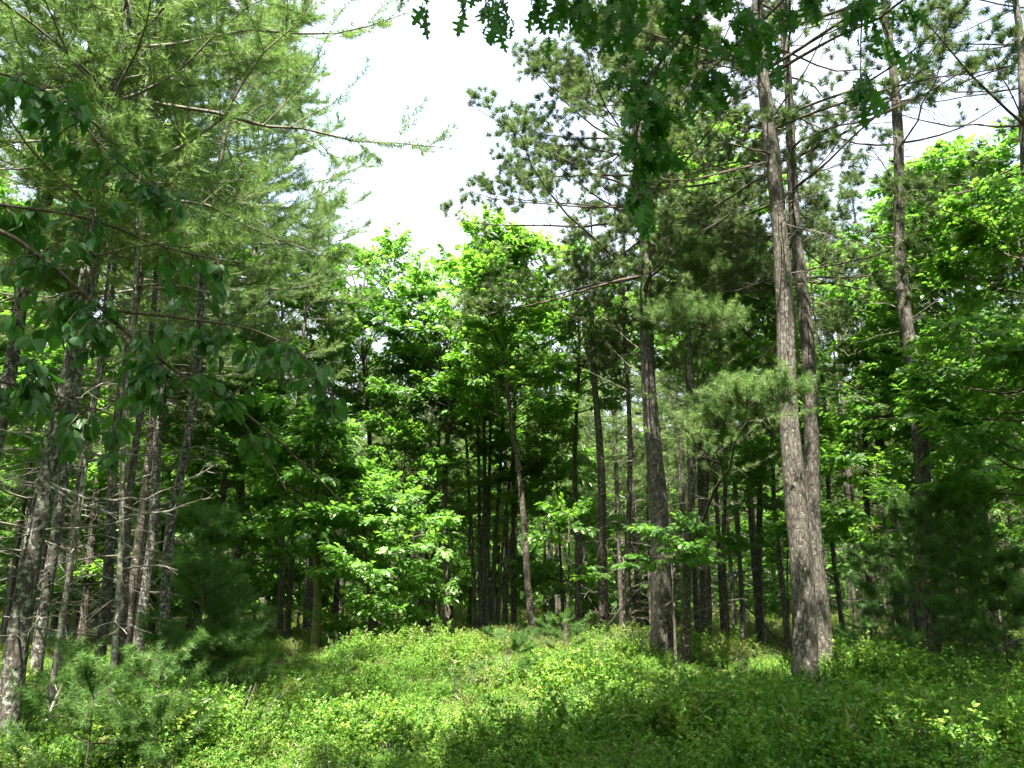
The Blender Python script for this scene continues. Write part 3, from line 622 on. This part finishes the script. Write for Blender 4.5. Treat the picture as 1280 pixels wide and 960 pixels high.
NAMES = {'pine': 'forest_pine', 'broad': 'broadleaf_tree', 'sap': 'young_broadleaf'}
LAND = [(-200, 'lichen crusted left pine'), (130, 'thin pale trunk'), (394, 'mossy oak trunk'), (612, 'grey stem clump'), (757, 'blackish trunk pair'), (829, 'sky crowned pine'), (952, 'straight dark stem'), (1007, 'thickest trunk'), (1164, 'speckled red pine')]
LNDX = [(10, 'lichen crusted left pine')] + LAND[1:]
bgs = []
def addbg(kind, var, x, y, sc, rz, sz=1.0): bgs.append([kind, var, x, y, sc, rz, sz])
rb = np.random.RandomState(77)
taken = [(at(a, 800, Y)[0], Y) for a, Y in ((829, 18), (394, 21.5), (668, 22.5), (757, 22.5), (787, 22), (887, 21), (911, 22), (952, 22.5), (1056, 21), (1131, 24), (359, 23.5), (470, 27), (560, 26), (722, 25), (880, 25), (1215, 20.5), (1085, 24), (270, 22), (350, 25), (500, 24), (288, 24))]
def free(x, y, d):
    return all((x - a) ** 2 + (y - b) ** 2 > d * d for a, b in taken)
def fill(n, y0, y1, kinds, d, xr=.68, pw=1.0):
    c = 0; tries = 0
    while c < n and tries < n * 60:
        tries += 1
        y = y0 + (y1 - y0) * rb.rand() ** pw; x = (rb.rand() * 2 - 1) * (xr * y + 1)
        if not free(x, y, d): continue
        if y < 24 and -7.5 < x < 3.5: continue
        if y < 19 and x > -9: continue
        k = kinds[rb.randint(len(kinds))]
        pxx = px_of((x, y, 5.0))[0]
        taken.append((x, y)); c += 1
        if k == 'pine': sc_, sz_ = .8 + .35 * rb.rand(), .85 + .25 * rb.rand(); sz_ = min(sz_, (y * .41 - .6) / (15 * sc_)) if 420 < pxx < 730 else sz_; addbg('pine', rb.randint(4), x, y, sc_, rb.rand() * 6.28, sz_)
        elif k == 'broad': addbg('broad', rb.randint(2), x, y, .8 + .4 * rb.rand(), rb.rand() * 6.28, .85 + .3 * rb.rand())
        else: addbg('sap', 2, x, y, .7 + .6 * rb.rand(), rb.rand() * 6.28, .8 + .5 * rb.rand())
fill(58, 25, 35, ['pine', 'pine', 'pine', 'pine', 'sap'], 1.0)
fill(10, 15, 25, ['pine', 'sap', 'broad'], 1.6, .66)
fill(96, 32, 48, ['pine', 'pine', 'pine', 'sap'], 1.9, .64, .9)
fill(60, 48, 68, ['pine', 'pine', 'sap'], 2.4, .62)
ORD = ['first', 'second', 'third', 'fourth', 'fifth', 'sixth', 'seventh', 'eighth', 'ninth', 'tenth', 'eleventh', 'twelfth', 'thirteenth', 'fourteenth', 'fifteenth', 'sixteenth', 'seventeenth', 'eighteenth', 'nineteenth', 'twentieth']
def row(y): return 'just beyond the glade' if y < 34 else ('further back' if y < 48 else 'deep in the wood')
KD = {'pine': ['slim dark pine', 'slim brown pine', 'thin bushy pine', 'greyish pine'], 'broad': ['leafy oak', 'tall leafy oak'], 'sap': ['leafy young oak'] * 3}
GR = {'pine': 'slim pines of the wood behind the glade', 'broad': 'leafy oaks of the wood behind the glade', 'sap': 'young oaks under the pines'}
cnt = {}
proto = {}
for b in sorted(bgs, key=lambda b: px_of((b[2], b[3], 1.0))[0]):
    kind, v, x, y, sc, rz, sz = b
    px = px_of((x, y, 1.0))[0]; lm = LNDX[0][1]
    for q, nm in LNDX:
        if px >= q: lm = nm
    side = 'left' if px < LNDX[0][0] else 'right'
    kk = KD[kind][v]; key = (kk, row(y), lm, side); cnt[key] = cnt.get(key, 0) + 1
    lab = f"{kk} {row(y)}, {ORD[cnt[key] - 1]} {side} of the {lm}"
    root = empty(NAMES[kind], (x, y, ground_z(x, y)), rz); root.scale = (sc, sc, sc * sz); tag(root, lab, 'pine tree' if kind == 'pine' else 'oak tree', GR[kind])
    me = VAR['pine' if kind == 'pine' else 'broad'][v]
    for nm, m_ in zip(('trunk', 'branches', 'crown'), me):
        o = link(bpy.data.objects.new(nm, m_)); o.parent = root

# far wood that reads as one mass, plus unseen crowns added for shade
SHADE = [(6.6, 4.2, 13, 3.6, 3.0, 46), (2.8, 6.2, 13.2, 2.6, 1.6, 34), (-.2, .2, 14.6, 2.8, 1.8, 32), (7.4, 9.0, 14.0, 2.4, 1.6, 28), (2.4, 4.0, 13.6, 2.2, 1.6, 30), (4.4, 6.2, 14.6, 2.4, 1.5, 26), (-.5, -2.0, 14.0, 3.6, 2.6, 34), (3.4, .8, 13, 3.2, 2.4, 34), (-4.6, -1.6, 12, 3.4, 3, 40), (9.6, 7.5, 12.5, 3.4, 3.2, 40), (10.5, 2.0, 13.5, 3.6, 3, 40), (-9, 3, 12, 3.5, 3, 34), (-5.6, 3.4, 13, 2.4, 1.8, 12), (.9, 1.8, 14.0, 2.0, 1.3, 24)]
def far_wood_and_shade():
    g = Geo(); n = 26000; a = (rnd(n) * 2 - 1) * 1.35; rr = 66 + 45 * rnd(n); x = rr * np.sin(a); y = rr * np.cos(a)
    z = 15 * rnd(n) ** 1.15; K = n; d = norm(nrm(K, 3) * [1, 1, .3])
    V, F, T = T_OAKF; stamp(g, (V * 4.2, F, T), np.stack([x, y, z], -1), frames(d, .5), .8 + .6 * rnd(K), rnd(K))
    m = 700; a = (rnd(m) * 2 - 1) * 1.35; rr = 62 + 40 * rnd(m); P = np.stack([np.stack([rr * np.sin(a), rr * np.cos(a), np.full(m, zz)], -1) for zz in (0, 5, 10, 15)], 1)
    V, F = tubes(P, np.tile(np.array([.16, .13, .10, .05]), (m, 1)), 5); F = np.concatenate([F[:, [0, 1, 2]], F[:, [0, 2, 3]]]); g.add(V, F, np.zeros(len(F)))
    # unseen crowns added over and beside the camera to shade the near ground
    for cx, cy, cz, rx, rz, nc in SHADE:
        sub = norm(nrm(nc, 3)) * (rnd(nc, 1) ** .4) * [rx, rx, rz] + [cx, cy, cz]; q = np.repeat(sub, 16, 0) + nrm(nc * 16, 3) * [.5, .5, .28]; n = len(q)
        V, F, T = T_OAKF; stamp(g, (V * 1.15, F, T), q, frames(norm(nrm(n, 3) * [1, 1, .3]), .3), .8 + .5 * rnd(n), rnd(n))
        V, F = tubes(np.array([[(cx, cy, -.1), (cx + .1, cy, cz * .5), (cx, cy, cz + rz * .6)]]), np.array([[.17, .13, .04]]), 7)
        if (cy > 3.9 and cx < 6.5) or cx == -1.8:      # added shade clumps, tied by limbs to the unseen trees at (6.6, 4.2) and (-5.6, 3.4)
            tx, ty = (-5.6, 3.4) if cx == -1.8 else (6.6, 4.2)
            V, F = tubes(np.array([[(tx, ty, 8.5), ((tx + cx) / 2, (ty + cy) / 2, 11.0), (cx, cy, cz)]]), np.array([[.08, .06, .03]]), 7); F = np.concatenate([F[:, [0, 1, 2]], F[:, [0, 2, 3]]]); g.add(V, F, np.zeros(len(F)))
        elif abs(cx) > .75 * cy + 1.2 or cy < -1: F = np.concatenate([F[:, [0, 1, 2]], F[:, [0, 2, 3]]]); g.add(V, F, np.zeros(len(F)))
    # the same wood closes in beside and behind the camera
    n = 7000; a = 1.15 + (2 * math.pi - 2.3) * rnd(n); rr = 13 + 16 * rnd(n); x = rr * np.sin(a); y = rr * np.cos(a)
    ok = (y < 3) | (np.abs(x) > .75 * y + 9); x, y = x[ok], y[ok]; n = len(x)
    z = 1.0 + 15 * rnd(n); d = norm(nrm(n, 3) * [1, 1, .35]); V, F, T = T_OAKF
    stamp(g, (V * 3.2, F, T), np.stack([x, y, z], -1), frames(d, .5), .8 + .6 * rnd(n), rnd(n))
    m = 90; a = 1.3 + (2 * math.pi - 2.6) * rnd(m); rr = 13 + 16 * rnd(m); ok = (rr * np.cos(a) < 3); a, rr = a[ok], rr[ok]; m = len(a)
    P = np.stack([np.stack([rr * np.sin(a), rr * np.cos(a), np.full(m, zz)], -1) for zz in (0, 5, 10, 15)], 1)
    V, F = tubes(P, np.tile(np.array([.14, .11, .08, .04]), (m, 1)), 5); F = np.concatenate([F[:, [0, 1, 2]], F[:, [0, 2, 3]]]); g.add(V, F, np.zeros(len(F)))
    o = g.build('far_woods_and_shade_crowns', M['l_oak']); tag(o, 'green wood closing in all round, seen far off between the trunks, plus unseen crowns added for shade', 'woodland', kind='stuff')
far_wood_and_shade()

# ------------------------------------------------------------------ fallen and leaning dead wood
def stick(name, label, pts, r0, r1, mat, cat, twigs=6):
    P = path(pts, .12); P = P + nrm(*P.shape) * .006; g = trunk_geo(P, np.linspace(r0, r1, len(P)), 7, .08, 0.0)
    if twigs:
        B = resample(P, 10)[None]; p, d, l = kids(B, np.array([1.0]), twigs, .1, .95, .9, .4, .25, .08)
        V, F = tubes(grow(p, d, l, 4, 0, .15), np.tile(np.linspace(r1 * .6, r1 * .3, 4), (len(l), 1)), 4); g.add(V, F)
    o = g.build(name, M[mat], None, True); c = P.mean(0); co = np.empty(len(o.data.vertices) * 3, np.float32); o.data.vertices.foreach_get('co', co)
    o.data.vertices.foreach_set('co', (co.reshape(-1, 3) - c).ravel().astype(np.float32)); o.data.update(); o.location = c; tag(o, label, cat, 'dead wood')
stick('dead_pole', 'long pale dead pole propped low against the stem left of the mossy trunk', [at(236, 822, 20), at(262, 785, 20.6), at(312, 770, 22), at(361, 756, 23.4)], .03, .016, 'bark_pale', 'dead pole')
stick('dead_pole', 'short pale dead pole leaning on the mossy trunk', [at(456, 806, 22.4), at(440, 765, 22.0), at(402, 722, 21.4)], .025, .015, 'bark_pale', 'dead pole', 3)
stick('dead_pole', 'dark dead pole slanting at the foot of the blackish trunk pair', [at(722, 830, 20.6), at(752, 790, 21.6), at(800, 735, 22)], .035, .02, 'bark_dark', 'dead pole', 5)
stick('dead_pole', 'thin dead pole crossing behind the blackish trunk pair', [at(775, 826, 21.2), at(757, 785, 22), at(735, 745, 23)], .025, .015, 'bark_dark', 'dead pole', 3)
stick('dead_pole', 'bent dead limb resting beside the straight dark stem', [at(983, 812, 21.6), at(955, 780, 22), at(925, 752, 22.4)], .03, .015, 'bark_dark', 'dead pole', 3)
stick('dead_pole', 'pale bare snag standing crooked by the lower left seedlings', [at(52, 918, 8.6), at(62, 890, 8.7), at(78, 855, 8.8)], .018, .010, 'bark_pale', 'snag', 4)
stick('fallen_log', 'pale fallen log lying low at the right edge', [at(1222, 818, 15.4), at(1262, 806, 15.2), at(1330, 792, 15.0)], .055, .045, 'bark_pale', 'log', 5)

# ------------------------------------------------------------------ overhanging oak (trunk out of frame to the right)
def near_tree(name, label, cat, trunk, trr, limbs, leaf, lsize, mleaf, spots, Yj, droop, crown='leaves', lper=9, tl=.35, roll=.5, seed=1):
    """trunk + limbs (world polylines); spots = (px, py, Y, spread px, number of twigs)"""
    P = path(trunk, .15); gt = trunk_geo(P, np.linspace(trr, trr * .5, len(P)), 12, .05, .3); gb = Geo(); gl = Geo()
    allp = []
    for l_, r0, r1 in limbs:
        Q = path(l_, .12); Q = Q + np.cumsum(nrm(*Q.shape), 0) * .004; V, F = tubes(Q[None], np.linspace(r0, r1, len(Q))[None], 7); gb.add(V, F); allp.append(Q)
    A = np.concatenate(allp)
    q = []
    for px, py, Y, sp, n in spots:
        for k in range(n):
            q.append(at(px + nrm() * sp, py + nrm() * sp * .8, Y + nrm() * Yj))
    q = np.array(q)
    # each twig starts at the closest limb point and ends at its spot
    dist = np.linalg.norm(A[None] - q[:, None], axis=2) + np.maximum(0, q[:, None, 2] - A[None, :, 2]) * .5
    src = A[np.argmin(dist, 1)]; K = len(q); n = 7
    f = np.linspace(0, 1, n)[None, :, None]; B = src[:, None] * (1 - f) + q[:, None] * f
    ln = np.linalg.norm(q - src, axis=1); B[:, :, 2] += (np.sin(f[..., 0] * math.pi) * .12 * ln[:, None]); B[:, 1:-1] += nrm(K, n - 2, 3) * .02 * np.minimum(ln, 1)[:, None, None]
    V, F = tubes(B, (.002 + .003 * ln)[:, None] * np.linspace(1.3, .5, n)[None], 4); gb.add(V, F)
    # leaves on the last part of every twig
    last = np.minimum(1, tl / np.maximum(ln, .01)); idx = np.repeat(np.arange(K), lper); s = 1 - last[idx] * rnd(K * lper) ** 1.2
    p, t = samp(B, idx, s); out = norm(t + nrm(K * lper, 3) * .8) * [1, 1, .6]; d = norm(out * (1 - droop) + np.array([0, 0, -1]) * droop)
    pet = .03 + .03 * rnd(K * lper); tip = p + d * pet[:, None]
    V, F = tubes(np.stack([p, (p + tip) / 2 + [0, 0, .004], tip], 1), np.full((K * lper, 3), .0012), 3); gb.add(V, F)
    stamp(gl, (leaf[0], leaf[1], np.full(len(leaf[1]), .5, np.float32)), tip, frames(d, roll), lsize * (.45 + .75 * rnd(K * lper)), rnd(K * lper), 0)
    return finish(name, P, gt, gb, gl, M['bark_dark'], M['twig_dark'], M[mleaf], label, cat, crown=crown)
tk = [(3.6, 2.2, -.1), (3.6, 2.3, 2.5), (3.4, 2.8, 5), (3.1, 3.3, 6.6)]
near_tree('overhanging_oak', 'near oak whose dark lobed leaves hang into the top of the photo', 'oak tree', tk, .14,
    [([(3.1, 3.3, 6.6), (2.6, 4.2, 6.7), at(900, -20, 5.2), at(780, -40, 5.2), at(640, -60, 5.0), at(540, -50, 4.9)], .05, .008),
     ([at(900, -20, 5.2), at(860, 40, 5.2), at(815, 90, 5.2), at(800, 160, 5.1), at(795, 230, 5.1)], .012, .004),
     ([(2.6, 4.2, 6.7), at(1000, -10, 5.4), at(940, 40, 5.5), at(890, 90, 5.5)], .02, .005),
     ([(2.6, 4.2, 6.7), at(1080, -30, 5.4), at(1080, 40, 5.5), at(1078, 95, 5.5)], .015, .004)],
    LEAF_OAK, .155, 'l_near',
    [(530, -5, 4.9, 10, 1), (600, 5, 5, 22, 5), (620, 42, 5, 12, 3), (690, 5, 5.1, 28, 8), (740, 25, 5.1, 28, 9), (800, 20, 5.2, 30, 12), (870, 20, 5.3, 35, 13), (940, 15, 5.4, 35, 12), (1010, 5, 5.4, 30, 9),
     (790, 80, 5.2, 22, 8), (860, 85, 5.3, 30, 12), (815, 130, 5.1, 20, 8), (810, 185, 5.1, 18, 8), (800, 235, 5.1, 13, 6), (795, 275, 5.05, 9, 4), (900, 110, 5.5, 22, 6), (1078, 110, 5.5, 14, 6), (1080, 25, 5.4, 30, 6), (960, 60, 5.4, 20, 6)],
    .18, .55, lper=7, tl=.26)
# ------------------------------------------------------------------ left foreground tree with hanging ovate leaves
tk = [(-3.4, 2.6, -.1), (-3.3, 2.7, 1.6), (-3.2, 2.9, 3.4), (-3.1, 3.1, 5.2)]
near_tree('leafy_shade_tree', 'near tree reaching in from the left with drooping oval leaves', 'broadleaf tree', tk, .09,
    [([(-3.25, 2.85, 2.8), at(-40, 262, 3.6), at(10, 290, 3.7), at(60, 330, 3.8), at(130, 385, 3.9), at(165, 415, 3.9), at(200, 455, 4), at(285, 498, 4.1), at(345, 545, 4.2), at(430, 628, 4.4)], .018, .004),
     ([(-3.2, 2.9, 3.2), at(-30, 250, 3.7), at(50, 257, 3.8), at(110, 265, 3.9), at(155, 280, 4), at(205, 310, 4.1), at(300, 320, 4.2)], .012, .004),
     ([(-3.2, 2.9, 3.5), at(-30, 90, 3.8), at(40, 100, 3.9), at(85, 135, 4), at(135, 200, 4.1), at(190, 240, 4.2)], .010, .004),
     ([at(130, 385, 3.9), at(230, 400, 4.0), at(320, 410, 4.1), at(375, 440, 4.2), at(415, 500, 4.3)], .009, .003),
     ([(-3.25, 2.8, 2.2), at(-30, 470, 3.7), at(40, 480, 3.8), at(100, 500, 3.9), at(150, 520, 4)], .012, .004),
     ([at(285, 498, 4.1), at(320, 520, 4.15), at(322, 560, 4.2), at(360, 610, 4.2)], .006, .003)],
    LEAF_OVATE, .088, 'l_left',
    [(20, 120, 3.9, 18, 6), (60, 125, 3.9, 20, 5), (105, 128, 4, 15, 4), (110, 190, 4.1, 30, 5), (165, 225, 4.1, 26, 7), (215, 240, 4.2, 22, 6), (30, 270, 3.8, 30, 8), (95, 300, 3.9, 28, 6), (250, 350, 4.2, 25, 4), (275, 355, 4.2, 10, 2),
     (25, 340, 3.8, 25, 5), (90, 405, 3.9, 25, 8), (130, 420, 3.9, 25, 5), (40, 430, 3.8, 28, 6), (20, 495, 3.8, 22, 8), (75, 540, 3.9, 25, 7), (110, 560, 3.9, 18, 3), (175, 495, 4, 20, 5), (220, 440, 4, 26, 8), (280, 430, 4.1, 22, 7), (290, 480, 4.1, 20, 6),
     (345, 440, 4.2, 18, 5), (380, 450, 4.2, 14, 3), (400, 505, 4.3, 14, 5), (320, 550, 4.2, 12, 3)],
    .15, .5, lper=10, tl=.34, roll=1.0)
print('objects', len(bpy.data.objects), 'tris', sum(len(m.polygons) for m in bpy.data.meshes))
